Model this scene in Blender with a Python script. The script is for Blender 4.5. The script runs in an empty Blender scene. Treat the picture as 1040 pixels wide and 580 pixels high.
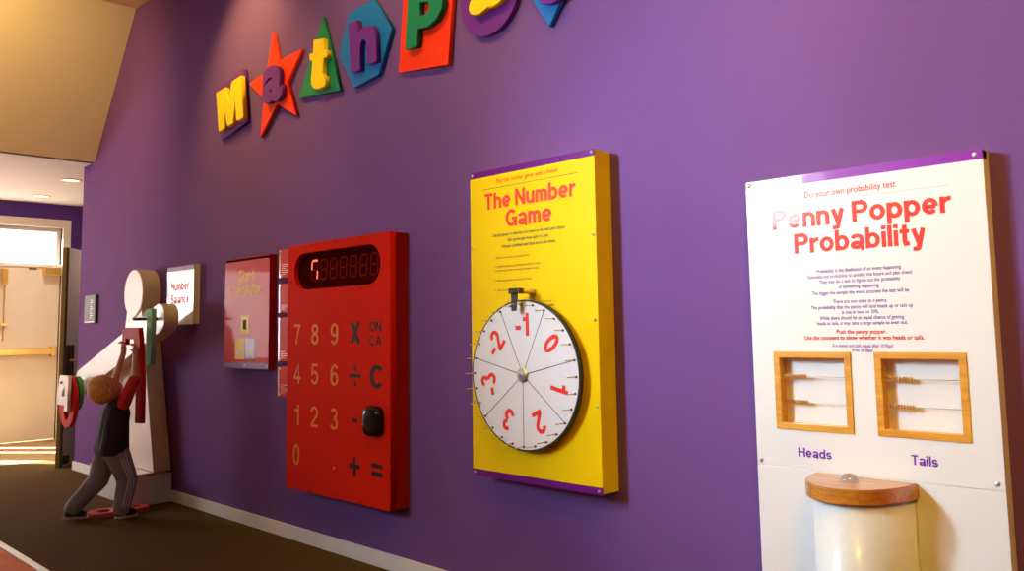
import bpy, bmesh, math, random
from mathutils import Vector, Matrix
random.seed(7)
sc = bpy.context.scene
C = sc.collection
PI = math.pi
# ------------------------------------------------------------------ materials
def mat(name, col, rough=.5, coat=0., coat_rough=.05, noise=0., nscale=40., bump=0., bscale=200., metal=0., spec=.5, emit=None, estr=0., trans=0.):
    m = bpy.data.materials.new(name); m.use_nodes = True
    nt = m.node_tree; b = nt.nodes['Principled BSDF']
    c = tuple(col) + (1,)
    b.inputs['Base Color'].default_value = c
    b.inputs['Roughness'].default_value = rough
    b.inputs['Metallic'].default_value = metal
    b.inputs['Specular IOR Level'].default_value = spec
    b.inputs['Coat Weight'].default_value = coat
    b.inputs['Coat Roughness'].default_value = coat_rough
    if trans: b.inputs['Transmission Weight'].default_value = trans
    if emit:
        b.inputs['Emission Color'].default_value = tuple(emit) + (1,)
        b.inputs['Emission Strength'].default_value = estr
    tc = nt.nodes.new('ShaderNodeTexCoord')
    if noise:
        n = nt.nodes.new('ShaderNodeTexNoise'); n.inputs['Scale'].default_value = nscale; n.inputs['Detail'].default_value = 5
        r = nt.nodes.new('ShaderNodeValToRGB')
        r.color_ramp.elements[0].position = .3; r.color_ramp.elements[1].position = .7
        r.color_ramp.elements[0].color = tuple(max(0, v*(1-noise)) for v in col) + (1,)
        r.color_ramp.elements[1].color = tuple(min(1, v*(1+noise)) for v in col) + (1,)
        nt.links.new(tc.outputs['Object'], n.inputs['Vector'])
        nt.links.new(n.outputs['Fac'], r.inputs['Fac']); nt.links.new(r.outputs['Color'], b.inputs['Base Color'])
    if bump:
        n2 = nt.nodes.new('ShaderNodeTexNoise'); n2.inputs['Scale'].default_value = bscale; n2.inputs['Detail'].default_value = 4
        bp = nt.nodes.new('ShaderNodeBump'); bp.inputs['Strength'].default_value = bump; bp.inputs['Distance'].default_value = .004
        nt.links.new(tc.outputs['Object'], n2.inputs['Vector'])
        nt.links.new(n2.outputs['Fac'], bp.inputs['Height']); nt.links.new(bp.outputs['Normal'], b.inputs['Normal'])
    return m
def wood(name, c1, c2, axis=0, scale=9, rough=.35, coat=.4):
    m = mat(name, c1, rough, coat, .15)
    nt = m.node_tree; b = nt.nodes['Principled BSDF']
    tc = nt.nodes.new('ShaderNodeTexCoord'); mp = nt.nodes.new('ShaderNodeMapping')
    s = [scale*6]*3; s[axis] = scale*.5; mp.inputs['Scale'].default_value = s
    n = nt.nodes.new('ShaderNodeTexNoise'); n.inputs['Scale'].default_value = 1.; n.inputs['Detail'].default_value = 6; n.inputs['Distortion'].default_value = .8
    r = nt.nodes.new('ShaderNodeValToRGB'); r.color_ramp.elements[0].color = c1 + (1,); r.color_ramp.elements[1].color = c2 + (1,)
    r.color_ramp.elements[0].position = .35; r.color_ramp.elements[1].position = .68
    nt.links.new(tc.outputs['Object'], mp.inputs['Vector']); nt.links.new(mp.outputs['Vector'], n.inputs['Vector'])
    nt.links.new(n.outputs['Fac'], r.inputs['Fac']); nt.links.new(r.outputs['Color'], b.inputs['Base Color'])
    return m
M = {}
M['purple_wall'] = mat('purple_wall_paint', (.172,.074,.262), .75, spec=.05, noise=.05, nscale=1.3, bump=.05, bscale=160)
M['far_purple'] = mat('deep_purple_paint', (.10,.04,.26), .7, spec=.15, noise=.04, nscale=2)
M['cream'] = mat('cream_ceiling_paint', (.74,.61,.40), .8, noise=.03, nscale=1.2)
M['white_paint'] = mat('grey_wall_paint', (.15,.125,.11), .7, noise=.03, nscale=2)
M['low_ceiling'] = mat('off_white_ceiling', (.74,.68,.60), .8, noise=.02)
M['base_white'] = mat('baseboard_paint', (.88,.82,.84), .4, noise=.03, nscale=9)
M['carpet'] = mat('brown_carpet', (.110,.058,.012), .95, noise=.45, nscale=130, bump=.9, bscale=260, spec=.1)
M['orange_floor'] = mat('terracotta_floor', (.82,.22,.06), .7, spec=.2, noise=.2, nscale=6)
M['porch'] = mat('tan_entrance_matting', (.42,.27,.14), .9, noise=.2, nscale=60, bump=.4, bscale=200, spec=.1)
M['strip'] = mat('pale_metal_strip', (.62,.62,.56), .35, metal=.6, noise=.08)
M['ns_yellow'] = mat('yellow_laminate', (.93,.58,.0015), .4, spec=.08, noise=.02, nscale=3)
M['ns_side'] = mat('yellow_painted_edge', (.98,.66,.003), .5, spec=.1, noise=.06, nscale=8)
M['band_purple'] = mat('purple_band', (.155,.008,.20), .35, .1, .06, spec=.15, noise=.04)
M['band_violet'] = mat('violet_band', (.27,.010,.40), .4, .9, .04, spec=.3, noise=.04)
M['ink_red'] = mat('red_ink', (.86,.03,.012), .5, spec=.3)
M['ink_red2'] = mat('orange_red_ink', (.80,.038,.014), .4, .3, .04, spec=.2)
M['ink_black'] = mat('black_ink', (.025,.02,.02), .5)
M['ink_brown'] = mat('brown_ink', (.16,.06,.01), .5)
M['ink_purple'] = mat('purple_ink', (.18,.02,.38), .5, spec=.3)
M['ink_line'] = mat('grey_ink', (.35,.28,.32), .5)
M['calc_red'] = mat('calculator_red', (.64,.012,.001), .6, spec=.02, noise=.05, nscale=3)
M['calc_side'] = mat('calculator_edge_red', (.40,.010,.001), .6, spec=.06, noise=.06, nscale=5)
M['calc_digit'] = mat('amber_numeral', (.74,.20,.010), .55, spec=.1)
M['calc_dark'] = mat('dark_numeral', (.022,.003,.003), .6, spec=.15)
M['calc_glass'] = mat('dark_display', (.045,.002,.002), .5, spec=.0)
M['seg_off'] = mat('dim_segment', (.15,.010,.006), .6, spec=.0)
M['seg_on'] = mat('lit_segment', (.9,.05,.02), .4, emit=(1,.10,.04), estr=1.3)
M['black_gloss'] = mat('black_gloss', (.010,.004,.004), .2, .05, .06, spec=.2)
M['acrylic_red'] = mat('red_acrylic', (.60,.012,.004), .4, .07, .03, spec=.05, noise=.05)
M['tab_pale'] = mat('tab_highlight_and_print', (.85,.45,.36), .25, .8, .05, noise=.05)  # pale tone for the tabs' print and their painted edge highlight
M['panel_white'] = mat('white_laminate', (.84,.80,.79), .4, .8, .04, spec=.3, noise=.015, nscale=3)
M['panel_gloss'] = mat('glossy_white_laminate', (.80,.74,.70), .3, .6, .03, noise=.015, nscale=3)
M['panel_edge'] = mat('cream_panel_edge', (.95,.82,.50), .5, noise=.06, nscale=6)
M['oak'] = wood('honey_oak', (.66,.27,.018), (.84,.40,.035), axis=0)
M['oak_v'] = wood('honey_oak_upright', (.62,.27,.04), (.78,.38,.07), axis=2)
M['shelf_wood'] = wood('shelf_wood', (.55,.20,.04), (.76,.36,.10), axis=0, scale=7, coat=.7)
M['shelf_edge'] = wood('shelf_edge_wood', (.50,.17,.015), (.68,.28,.03), axis=0, scale=12, coat=.5)
M['bead'] = mat('brown_bead', (.50,.25,.09), .3, .5, noise=.15, nscale=60)
M['wire'] = mat('steel_wire', (.5,.47,.45), .3, metal=.9, noise=.05)
M['steel'] = mat('bright_steel', (.66,.63,.6), .28, metal=.9, noise=.05)
M['brass'] = mat('brass', (.72,.47,.12), .3, metal=.9, noise=.08)
M['disc_white'] = mat('white_wheel_face', (.80,.74,.78), .3, .3, .06, noise=.02)
M['rubber'] = mat('black_rubber', (.018,.013,.012), .6, noise=.1)
M['cyl_white'] = mat('white_tube', (.80,.78,.76), .35, .3, .1, noise=.02)
M['dome'] = mat('clear_dome', (.80,.72,.72), .06, 1., .03, trans=.75, noise=.02)
M['s_red'] = mat('sign_red', (.92,.035,.006), .42, spec=.2, noise=.04)
M['s_green'] = mat('sign_green', (.008,.20,.10), .45, spec=.2, noise=.05)
M['s_blue'] = mat('sign_blue', (.008,.155,.50), .45, spec=.2, noise=.04)
M['s_yellow'] = mat('sign_yellow', (.95,.60,.006), .42, spec=.2, noise=.04)
M['s_purple'] = mat('sign_purple', (.15,.02,.27), .42, spec=.2, noise=.06)
M['fig_white'] = mat('white_painted_board', (.80,.74,.68), .45, .2, .15, noise=.03, nscale=4)
M['fig_edge'] = mat('cream_painted_edge', (.80,.66,.42), .5, noise=.05, nscale=5)
M['ledge_wood'] = wood('orange_ledge_wood', (.55,.20,.03), (.72,.30,.06), axis=1)
M['dowel'] = mat('dark_dowel', (.10,.035,.015), .45, noise=.2, nscale=30)
M['num_red'] = mat('number_red', (.58,.012,.012), .6, spec=.1, noise=.08)
M['num_pink'] = mat('number_rose', (.62,.085,.08), .6, spec=.15, noise=.08)
M['num_green'] = mat('number_green', (.035,.25,.10), .42, noise=.08)
M['num_mint'] = mat('number_mint', (.26,.58,.36), .6, spec=.1, noise=.05)
M['num_white'] = mat('number_white', (.82,.74,.70), .42, noise=.05)
M['skin'] = mat('skin', (.70,.37,.20), .5, noise=.06, nscale=30)
M['hair'] = mat('sandy_hair', (.80,.44,.13), .6, noise=.25, nscale=60, bump=.6, bscale=120)
M['shirt_dark'] = mat('dark_vest', (.022,.014,.022), .85, noise=.2, nscale=60, bump=.3)
M['shirt_red'] = mat('red_sleeve', (.62,.03,.02), .8, noise=.12, nscale=60, bump=.3)
M['trouser'] = mat('grey_trousers', (.27,.235,.265), .85, noise=.15, nscale=40, bump=.3)
M['stripe'] = mat('white_stripe', (.62,.58,.62), .8, noise=.06)
M['shoe'] = mat('dark_shoe', (.03,.03,.04), .6, noise=.15)
M['sole'] = mat('pale_sole', (.58,.50,.38), .6, noise=.08)
M['eye'] = mat('eye_dark', (.03,.02,.015), .2)
M['lip'] = mat('lip', (.5,.17,.12), .5)
M['door_beige'] = mat('beige_door', (.78,.66,.50), .5, noise=.04, nscale=3)
M['door_face2'] = mat('grey_beige_door', (.66,.54,.42), .5, noise=.05, nscale=3)
M['door_olive'] = mat('olive_door_edge', (.20,.14,.03), .5, noise=.08)
M['bronze'] = mat('dark_bronze', (.075,.032,.018), .35, metal=.5, noise=.1)
M['trim_white'] = mat('white_trim', (.84,.76,.66), .45, noise=.02)
M['gold'] = mat('gold_anodised', (.75,.45,.12), .3, metal=.55, noise=.06)
M['plaque'] = mat('grey_plaque', (.13,.105,.095), .5, metal=.1, noise=.15, nscale=20)
M['pale'] = mat('pale_mark', (.78,.74,.72), .5)
M['lamp'] = mat('lamp_glow', (.9,.7,.4), .5, emit=(1,.74,.42), estr=2.0)
M['lamp_rim'] = mat('lamp_rim', (.75,.55,.32), .4, noise=.05)
# clear panes: mostly transparent, a little gloss, so daylight and sun pass
def pane_mat():
    m = bpy.data.materials.new('clear_pane'); m.use_nodes = True
    nt = m.node_tree; nt.nodes.clear()
    o = nt.nodes.new('ShaderNodeOutputMaterial'); mx = nt.nodes.new('ShaderNodeMixShader')
    t = nt.nodes.new('ShaderNodeBsdfTransparent'); g = nt.nodes.new('ShaderNodeBsdfGlossy')
    g.inputs['Roughness'].default_value = .03; mx.inputs['Fac'].default_value = .06
    nt.links.new(t.outputs[0], mx.inputs[1]); nt.links.new(g.outputs[0], mx.inputs[2]); nt.links.new(mx.outputs[0], o.inputs[0])
    return m
M['pane'] = pane_mat()
# ------------------------------------------------------------------ object helpers
def root_loc(p):
    v = Vector((0,0,0))
    while p is not None:
        v += p.location; p = p.parent
    return v
def link_mesh(name, me, m, parent=None, loc=None, smooth=False):
    """me holds world coordinates; the object's origin becomes loc (or its thing's base)."""
    o = bpy.data.objects.new(name, me); C.objects.link(o)
    base = root_loc(parent) if parent is not None else Vector(loc or (0,0,0))
    me.transform(Matrix.Translation(-base))
    if parent is not None: o.parent = parent
    else: o.location = base
    ms = m if isinstance(m, (list, tuple)) else [m]
    for k in ms: me.materials.append(M[k] if isinstance(k, str) else k)
    if smooth:
        for p in me.polygons: p.use_smooth = True
    return o
def obj(name, bm, m, parent=None, loc=None, smooth=False):
    me = bpy.data.meshes.new(name)
    bmesh.ops.recalc_face_normals(bm, faces=bm.faces[:])
    bm.to_mesh(me); bm.free()
    return link_mesh(name, me, m, parent, loc, smooth)
def tag(o, label=None, cat=None, group=None, kind=None):
    if label: o['label'] = label
    if cat: o['category'] = cat
    if group: o['group'] = group
    if kind: o['kind'] = kind
    return o
def thing(name, label, cat, loc, group=None):
    o = bpy.data.objects.new(name, None); C.objects.link(o); o.location = loc
    o.empty_display_size = .05
    return tag(o, label, cat, group)
def structure_root(name, loc):
    o = bpy.data.objects.new(name, None); C.objects.link(o); o.location = loc
    return tag(o, kind='structure')
def BM(): return bmesh.new()
def box(bm, x0, x1, y0, y1, z0, z1, bev=0., mi=0, seg=2):
    r = bmesh.ops.create_cube(bm, size=1.)
    vs = r['verts']
    for v in vs:
        v.co = Vector((x0+(v.co.x+.5)*(x1-x0), y0+(v.co.y+.5)*(y1-y0), z0+(v.co.z+.5)*(z1-z0)))
    fs = set(f for v in vs for f in v.link_faces)
    for f in fs: f.material_index = mi
    if bev:
        es = list(set(e for v in vs for e in v.link_edges))
        bmesh.ops.bevel(bm, geom=es, offset=bev, segments=seg, affect='EDGES', profile=.6)
    return bm
def prism(bm, pts, y0, y1, bev=0., mi_side=None, seg=2):
    """outline in X,Z pushed from y0 (front, nearer the room) to y1 (back)."""
    f = bm.faces.new([bm.verts.new((p[0], y0, p[1])) for p in pts])
    r = bmesh.ops.extrude_face_region(bm, geom=[f])
    nv = [g for g in r['geom'] if isinstance(g, bmesh.types.BMVert)]
    for v in nv: v.co.y = y1
    if bev:
        es = [e for e in f.edges] + [e for g in r['geom'] if isinstance(g, bmesh.types.BMFace) for e in g.edges]
        bmesh.ops.bevel(bm, geom=list(set(es)), offset=bev, segments=seg, affect='EDGES', profile=.6)
    if mi_side is not None:
        bm.normal_update()
        for q in bm.faces:
            if abs(q.normal.y) < .5: q.material_index = mi_side
    return bm
def tube(bm, pts, r, n=12, cap=True, mi=0):
    pts = [Vector(p) for p in pts]; rs = r if isinstance(r, (list, tuple)) else [r]*len(pts)
    rings = []
    for i, p in enumerate(pts):
        d = (pts[min(i+1, len(pts)-1)] - pts[max(i-1, 0)]).normalized()
        a = d.orthogonal().normalized() if i == 0 else (rings_a - d*rings_a.dot(d)).normalized()
        rings_a = a; b = d.cross(a)
        rings.append([bm.verts.new(p + (a*math.cos(2*PI*k/n) + b*math.sin(2*PI*k/n))*rs[i]) for k in range(n)])
    for i in range(len(rings)-1):
        for k in range(n):
            f = bm.faces.new((rings[i][k], rings[i][(k+1)%n], rings[i+1][(k+1)%n], rings[i+1][k])); f.material_index = mi
    if cap:
        bm.faces.new(rings[0][::-1]).material_index = mi; bm.faces.new(rings[-1]).material_index = mi
    return bm
def ball(bm, c, r, s=(1,1,1), u=16, v=10, rot=None):
    res = bmesh.ops.create_uvsphere(bm, u_segments=u, v_segments=v, radius=r)
    mt = Matrix.Translation(Vector(c)) @ (rot.to_4x4() if rot else Matrix.Identity(4)) @ Matrix.Diagonal((*s, 1))
    bmesh.ops.transform(bm, matrix=mt, verts=res['verts'])
    return bm
def lathe_y(bm, cx, cz, prof, n=64, mi=None):
    """profile of (radius, y) turned about the axis through (cx, cz) along Y."""
    rings = []
    for r, y in prof:
        if r < 1e-6: rings.append([bm.verts.new((cx, y, cz))])
        else: rings.append([bm.verts.new((cx+r*math.cos(2*PI*k/n), y, cz+r*math.sin(2*PI*k/n))) for k in range(n)])
    for i in range(len(rings)-1):
        A, B = rings[i], rings[i+1]
        for k in range(n):
            a = A[k % len(A)]; a2 = A[(k+1) % len(A)]; b = B[k % len(B)]; b2 = B[(k+1) % len(B)]
            vs = []
            for v in (a, a2, b2, b):
                if v not in vs: vs.append(v)
            f = bm.faces.new(vs)
            if mi: f.material_index = mi[i]
    return bm
def arc(cx, cz, r, a0, a1, n=12, rz=None):
    rz = rz or r
    return [(cx+r*math.cos(math.radians(a0+(a1-a0)*k/n)), cz+rz*math.sin(math.radians(a0+(a1-a0)*k/n))) for k in range(n+1)]
def curve_mesh(cu):
    o = bpy.data.objects.new('tmp', cu); C.objects.link(o)
    dg = bpy.context.evaluated_depsgraph_get()
    me = bpy.data.meshes.new_from_object(o.evaluated_get(dg))
    bpy.data.objects.remove(o); bpy.data.curves.remove(cu)
    return me
def plate(name, loops, front, depth, m, parent=None, loc=None, bev=.003):
    """flat cut-out with holes: outlines in X,Z; front face at Y=front, depth behind it."""
    cu = bpy.data.curves.new(name, 'CURVE'); cu.dimensions = '2D'; cu.fill_mode = 'BOTH'
    for lp in loops:
        s = cu.splines.new('POLY'); s.points.add(len(lp)-1); s.use_cyclic_u = True
        for q, (x, z) in zip(s.points, lp): q.co = (x, z, 0, 1)
    cu.extrude = depth/2 - bev; cu.bevel_depth = bev; cu.bevel_resolution = 1; cu.offset = -bev
    me = curve_mesh(cu)
    for v in me.vertices:
        x, z, w = v.co; v.co = (x, front + depth/2 - w, z)
    return link_mesh(name, me, m, parent, loc)
def glyph(body, bold=0., extr=0., bev=0., spacing=1., align='LEFT', line=1.):
    cu = bpy.data.curves.new('text', 'FONT'); cu.body = body; cu.offset = bold; cu.extrude = extr
    cu.bevel_depth = bev; cu.bevel_resolution = 1
    cu.space_character = spacing; cu.align_x = align; cu.space_line = line; cu.size = 1.; cu.resolution_u = 4
    return curve_mesh(cu)
def bbox(me):
    xs = [v.co.x for v in me.vertices]; ys = [v.co.y for v in me.vertices]
    return min(xs), max(xs), min(ys), max(ys)
def text(name, body, m, parent, x0, x1, z0, z1, y, bold=0., spacing=1., ref=None):
    """lettering printed on a face at Y=y, its box from (x0,z0) to (x1,z1)."""
    me = glyph(body, bold, spacing=spacing); a, b, c, d = bbox(me)
    if ref:                                            # z0..z1 are baseline and cap height
        r = glyph(ref, bold); _, _, c, d = bbox(r); bpy.data.meshes.remove(r)
    for v in me.vertices:
        u = (v.co.x-a)/(b-a); w = (v.co.y-c)/(d-c)
        v.co = (x0+u*(x1-x0), y, z0+w*(z1-z0))
    return link_mesh(name, me, m, parent)
def paragraph(name, lines, m, parent, y, bold=0., align='C'):
    """lines: (text, x, baseline z, cap height, width factor) printed as ONE patch of small print."""
    vs, fs = [], []
    for body, x, z, h, wf in lines:
        me = glyph(body, bold); a, b, c, d = bbox(me); r = glyph('H', bold); _, _, c, d = bbox(r); bpy.data.meshes.remove(r)
        s = h/(d-c); n = len(vs); off = -(a+b)/2 if align == 'C' else -a
        for v in me.vertices: vs.append((x+(v.co.x+off)*s*wf, y, z+(v.co.y-c)*s))
        for p in me.polygons: fs.append([n+i for i in p.vertices])
        bpy.data.meshes.remove(me)
    me = bpy.data.meshes.new(name); me.from_pydata(vs, [], fs)
    return link_mesh(name, me, m, parent)
# a plain grotesque drawn with strokes, for the headings and numerals
def ea(cx, cz, rx, rz, a0, a1, n=14): return [(cx+rx*math.cos(math.radians(a0+(a1-a0)*k/n)), cz+rz*math.sin(math.radians(a0+(a1-a0)*k/n))) for k in range(n+1)]
def strokes(ch, s):
    h = s/2; X = .735; r = (X-s)/2
    def bowl(x0, w): return ea(x0+w/2, X/2, w/2-h, r, 0, 360, 28)
    def arch(x0, w): return ea(x0+w/2, X-h-.20, w/2-h, .20, 180, 0)+[(x0+w-h, 0)]
    if ch == 'o': return [bowl(0,.62)], .62
    if ch in 'nh': return [[(h,0),(h,X if ch == 'n' else 1)], arch(0,.57)], .57
    if ch == 'm': return [[(h,0),(h,X)], arch(0,.49), arch(.49-s,.49)], .98-s
    if ch == 'u': return [[(.57-h,0),(.57-h,X)], [(h,X)]+ea(.285,h+.20,.285-h,.20,180,360)], .57
    if ch == 'r': return [[(h,0),(h,X)], ea(.38,X-h-.26,.38-h,.26,180,84)], .40
    if ch == 'e': return [[(h,X/2-.02),(.60-h,X/2-.02)], ea(.30,X/2,.30-h,r,-4,318,26)], .60
    if ch == 'a': return [ea(.285,X-h-.15,.20,.15,165,0)+[(.485,.12),(.52,.02),(.57,.02)], ea(.26,.205,.225-h*.6,.205-h,28,360,22)+[(.485,.40)]], .58
    if ch in 'bp': return [[(h,0 if ch == 'b' else -.27),(h,1 if ch == 'b' else X)], bowl(0,.61)], .61
    if ch in 'dg':
        t = [[(.61-h,0 if ch == 'd' else -.02),(.61-h,1 if ch == 'd' else X)], bowl(0,.61)]
        if ch == 'g': t.append(ea(.305,-.02,.305-h,.25-h,0,-150))
        return t, .61
    if ch == 'y': return [[(h*1.05,X),(.31,.03)], [(.575-h*1.05,X),(.27,-.16),(.20,-.27+h),(.06,-.27+h)]], .575
    if ch == 'i': return [[(h,0),(h,X)], [(h,1-s*.95),(h,1)]], s
    if ch == 'l': return [[(h,0),(h,1)]], s
    if ch == 't': return [[(.10+h,.95),(.10+h,.16),(.13+h,.07),(.20+h,h*.85),(.38,h*.9)], [(0,X-h*.9),(.38,X-h*.9)]], .38
    if ch == 's': return [ea(.27,X-h-.155,.27-h,.155,20,250,14)+[(.30,X/2-.02)]+ea(.27,h+.155,.27-h,.155,70,-160,14)], .54
    if ch == 'c': return [ea(.29,X/2,.29-h,r,38,322,22)], .56
    if ch == 'T': return [[(0,1-h),(.62,1-h)], [(.31,0),(.31,1)]], .62
    if ch == 'N': return [[(h,0),(h,1)], [(.70-h,0),(.70-h,1)], [(h,1-h*.6),(.70-h,h*.6)]], .70
    if ch == 'H': return [[(h,0),(h,1)], [(.70-h,0),(.70-h,1)], [(h,.52),(.70-h,.52)]], .70
    if ch == 'G': return [ea(.37,.5,.37-h,.5-h,42,345,26)+[(.74-h,.46),(.40,.46)], [(.74-h,.46),(.74-h,0)]], .74
    if ch == 'C': return [ea(.36,.5,.36-h,.5-h,42,318,26)], .70
    if ch == 'O': return [ea(.38,.5,.38-h,.5-h,0,360,32)], .76
    if ch == 'P': return [[(h,0),(h,1)], [(h,1-h),(.38,1-h)]+ea(.38,.70,.28-h,.30-h,90,-90)+[(h,.40+h)]], .66
    if ch == 'B': return [[(h,0),(h,1)], [(h,1-h),(.38,1-h)]+ea(.38,.755,.25-h,.245-h,90,-90)+[(h,.51+h*.0)], [(h,.53),(.40,.53)]+ea(.40,.265,.28-h,.265-h,90,-90)+[(h,h)]], .68
    if ch == 'A': return [[(h*.9,0),(.35,1)], [(.70-h*.9,0),(.35,1)], [(.17,.30),(.53,.30)]], .70
    if ch == 'X': return [[(h*1.1,0),(.66-h*1.1,1)], [(.66-h*1.1,0),(h*1.1,1)]], .66
    if ch == '-': return [[(0,.36),(.32,.36)]], .32
    if ch == '0': return [ea(.28,.5,.28-h,.5-h,0,360,30)], .56
    if ch == '1': return [[(.30,0),(.30,1)], [(.30,.80),(.20,.735),(.04,.72)]], .30+h
    if ch == '2': return [ea(.28,.70,.28-h,.30-h,172,-38,18)+[(h*1.1,h+.06),(h*1.1,h),(.56,h)]], .56
    if ch == '3': return [ea(.275,.745,.245-h,.255-h,160,-88,16), ea(.28,.285,.28-h,.285-h,88,-165,16)], .56
    if ch == '4': return [[(.41,0),(.41,.97),(h,.30),(h,.27),(.58,.27)]], .58
    if ch == '5': return [[(.52,1-h),(.14,1-h),(.08,.48)]+ea(.28,.335,.28-h,.335-h,140,-160,18)], .56
    if ch == '6': return [ea(.28,.32,.28-h,.32-h,0,360,24), ea(.30,.55,.30-h,.45-h,42,215,16)], .56
    if ch == '7': return [[(0,1-h),(.55-h*.4,1-h),(.36,.66),(.25,.33),(.20,0)]], .55
    if ch == '8': return [ea(.28,.745,.25-h,.255-h,0,360,22), ea(.28,.28,.28-h,.28-h,0,360,24)], .56
    if ch == '9': return [ea(.28,.68,.28-h,.32-h,0,360,24), ea(.26,.45,.30-h,.45-h,35,-138,16)], .56
    return [], .30
def ribbon(vs, fs, pts, h):
    ps = [Vector(p) for p in pts]; closed = (ps[0]-ps[-1]).length < 1e-5
    if closed: ps = ps[:-1]
    n = len(ps); base = len(vs)
    for i, p in enumerate(ps):
        a = ps[i-1] if (i or closed) else None; b = ps[(i+1) % n] if (i < n-1 or closed) else None
        d1 = (p-a).normalized() if a is not None else (b-p).normalized(); d2 = (b-p).normalized() if b is not None else d1
        n1 = Vector((-d1.y, d1.x)); n2 = Vector((-d2.y, d2.x)); m = (n1+n2)
        m = m/max(m.dot(n1), .55) if m.length > 1e-4 else n1
        vs.append(tuple(p+m*h)); vs.append(tuple(p-m*h))
    for i in range(n if closed else n-1):
        a = base+2*i; b = base+2*((i+1) % n); fs.append((a, a+1, b+1, b))
def grotesque(body, s=.19, gap=.075, word=.26):
    vs, fs, x = [], [], 0.
    for ch in body:
        if ch == ' ': x += word; continue
        st, w = strokes(ch, s)
        for q, k in enumerate(st):
            n0 = len(vs); ribbon(vs, fs, [(x+p[0], p[1]) for p in k], s/2)
            for i in range(n0, len(vs)): vs[i] = (vs[i][0], vs[i][1], q*.00025)
        x += w+gap
    return vs, fs
def sign_text(name, body, m, parent, x0, x1, z0, z1, y, s=.19, gap=.075):
    vs, fs = grotesque(body, s, gap)
    a = min(v[0] for v in vs); b = max(v[0] for v in vs)
    me = bpy.data.meshes.new(name)
    me.from_pydata([(x0+(v[0]-a)/(b-a)*(x1-x0), y-v[2], z0+v[1]*(z1-z0)) for v in vs], [], fs)
    return link_mesh(name, me, m, parent)
def solid_glyph(name, ch, org, U, V, front, depth, m, parent, bold=.03, bev=.012):
    """one thick letter mapped on the box org, org+U, org+V in X,Z."""
    me = glyph(ch, bold, extr=.1, bev=bev); a, b, c, d = bbox(me)
    w0 = min(v.co.z for v in me.vertices); w1 = max(v.co.z for v in me.vertices)
    for v in me.vertices:
        u = (v.co.x-a)/(b-a); w = (v.co.y-c)/(d-c); t = (v.co.z-w0)/(w1-w0)
        v.co = (org[0]+u*U[0]+w*V[0], front+depth*(1-t), org[1]+u*U[1]+w*V[1])
    return link_mesh(name, me, m, parent)
def screw(parent, x, z, y, r=.008, m='steel'):
    bm = BM(); lathe_y(bm, x, z, [(0,y-.004),(r*.6,y-.0035),(r,y-.001),(r,y+.0005)], 12)
    return obj('screw', bm, m, parent, smooth=True)
# ------------------------------------------------------------------ camera
cam = bpy.data.cameras.new('camera'); co = bpy.data.objects.new('camera', cam); C.objects.link(co)
Rr = Vector((.70567062,.70837446,-.01531657)); Ru = Vector((.0798717,-.05805035,.99511339)); Rb = Vector((.70402378,-.70344565,-.0975435))
mw = Matrix((( Rr.x,Ru.x,Rb.x,0),(Rr.y,Ru.y,Rb.y,-2.7555),(Rr.z,Ru.z,Rb.z,1.25),(0,0,0,1)))
co.matrix_world = mw
cam.sensor_width = 36.; cam.lens = 855./1040.*36.; cam.shift_y = -40./1040.; cam.clip_start = .05
sc.camera = co
# ------------------------------------------------------------------ the room
def struct(name, bm, m, loc=None):
    return tag(obj(name, bm, m, None, loc), kind='structure')
XR, YB, XF, ZT, ZL = 3.2, -4.9, -11.3, 4.11, 2.87
bm = BM(); prism(bm, [(-8.6,0),(XR,0),(XR,ZT+.1),(-7.41,ZT+.1),(-7.41,ZT),(-8.32,ZL),(-8.6,ZL)], 0, .15); struct('wall_right', bm, 'purple_wall')
bm = BM(); box(bm, -9.45, XR, -1.245, 1.2, -.1, 0); struct('floor', bm, 'carpet')
bm = BM(); box(bm, XF-.4, -9.45, -1.245, 1.2, -.1, -.001); struct('floor_porch', bm, 'porch')
bm = BM(); box(bm, XF-.4, XR, YB, -1.285, -.1, -.002); struct('floor_entry', bm, 'orange_floor')
bm = BM(); box(bm, XF+.05, XR, -1.285, -1.245, -.1, .006, .002); struct('trim_1', bm, 'strip')
bm = BM(); box(bm, -7.41, XR+.1, YB-.1, .15, ZT, ZT+.1); struct('ceiling', bm, 'cream')
bm = BM(); prism(bm, [(-8.32,ZL),(-7.41,ZT),(-7.41,ZT+.14),(-8.38,ZL+.12),(-8.38,ZL)], YB, 0.0); struct('ceiling_slope', bm, 'cream')
bm = BM(); box(bm, XF-.4, -8.32, YB, 1.3, ZL, ZL+.1); struct('ceiling_low', bm, 'low_ceiling')
bm = BM(); box(bm, -8.6, -3.0, -.014, 0, 0, .082, .003); box(bm, -8.614, -8.6, -.014, .15, 0, .082)
struct('baseboard_right', bm, 'base_white')
bm = BM(); box(bm, -3.0, -1.53, -.014, 0, 0, .082, .003); box(bm, -.72, XR, -.014, 0, 0, .082, .003); struct('baseboard_front', bm, 'base_white')
bm = BM(); box(bm, XR, XR+.1, YB, 0, 0, ZT); struct('wall_front', bm, 'white_paint')
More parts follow.
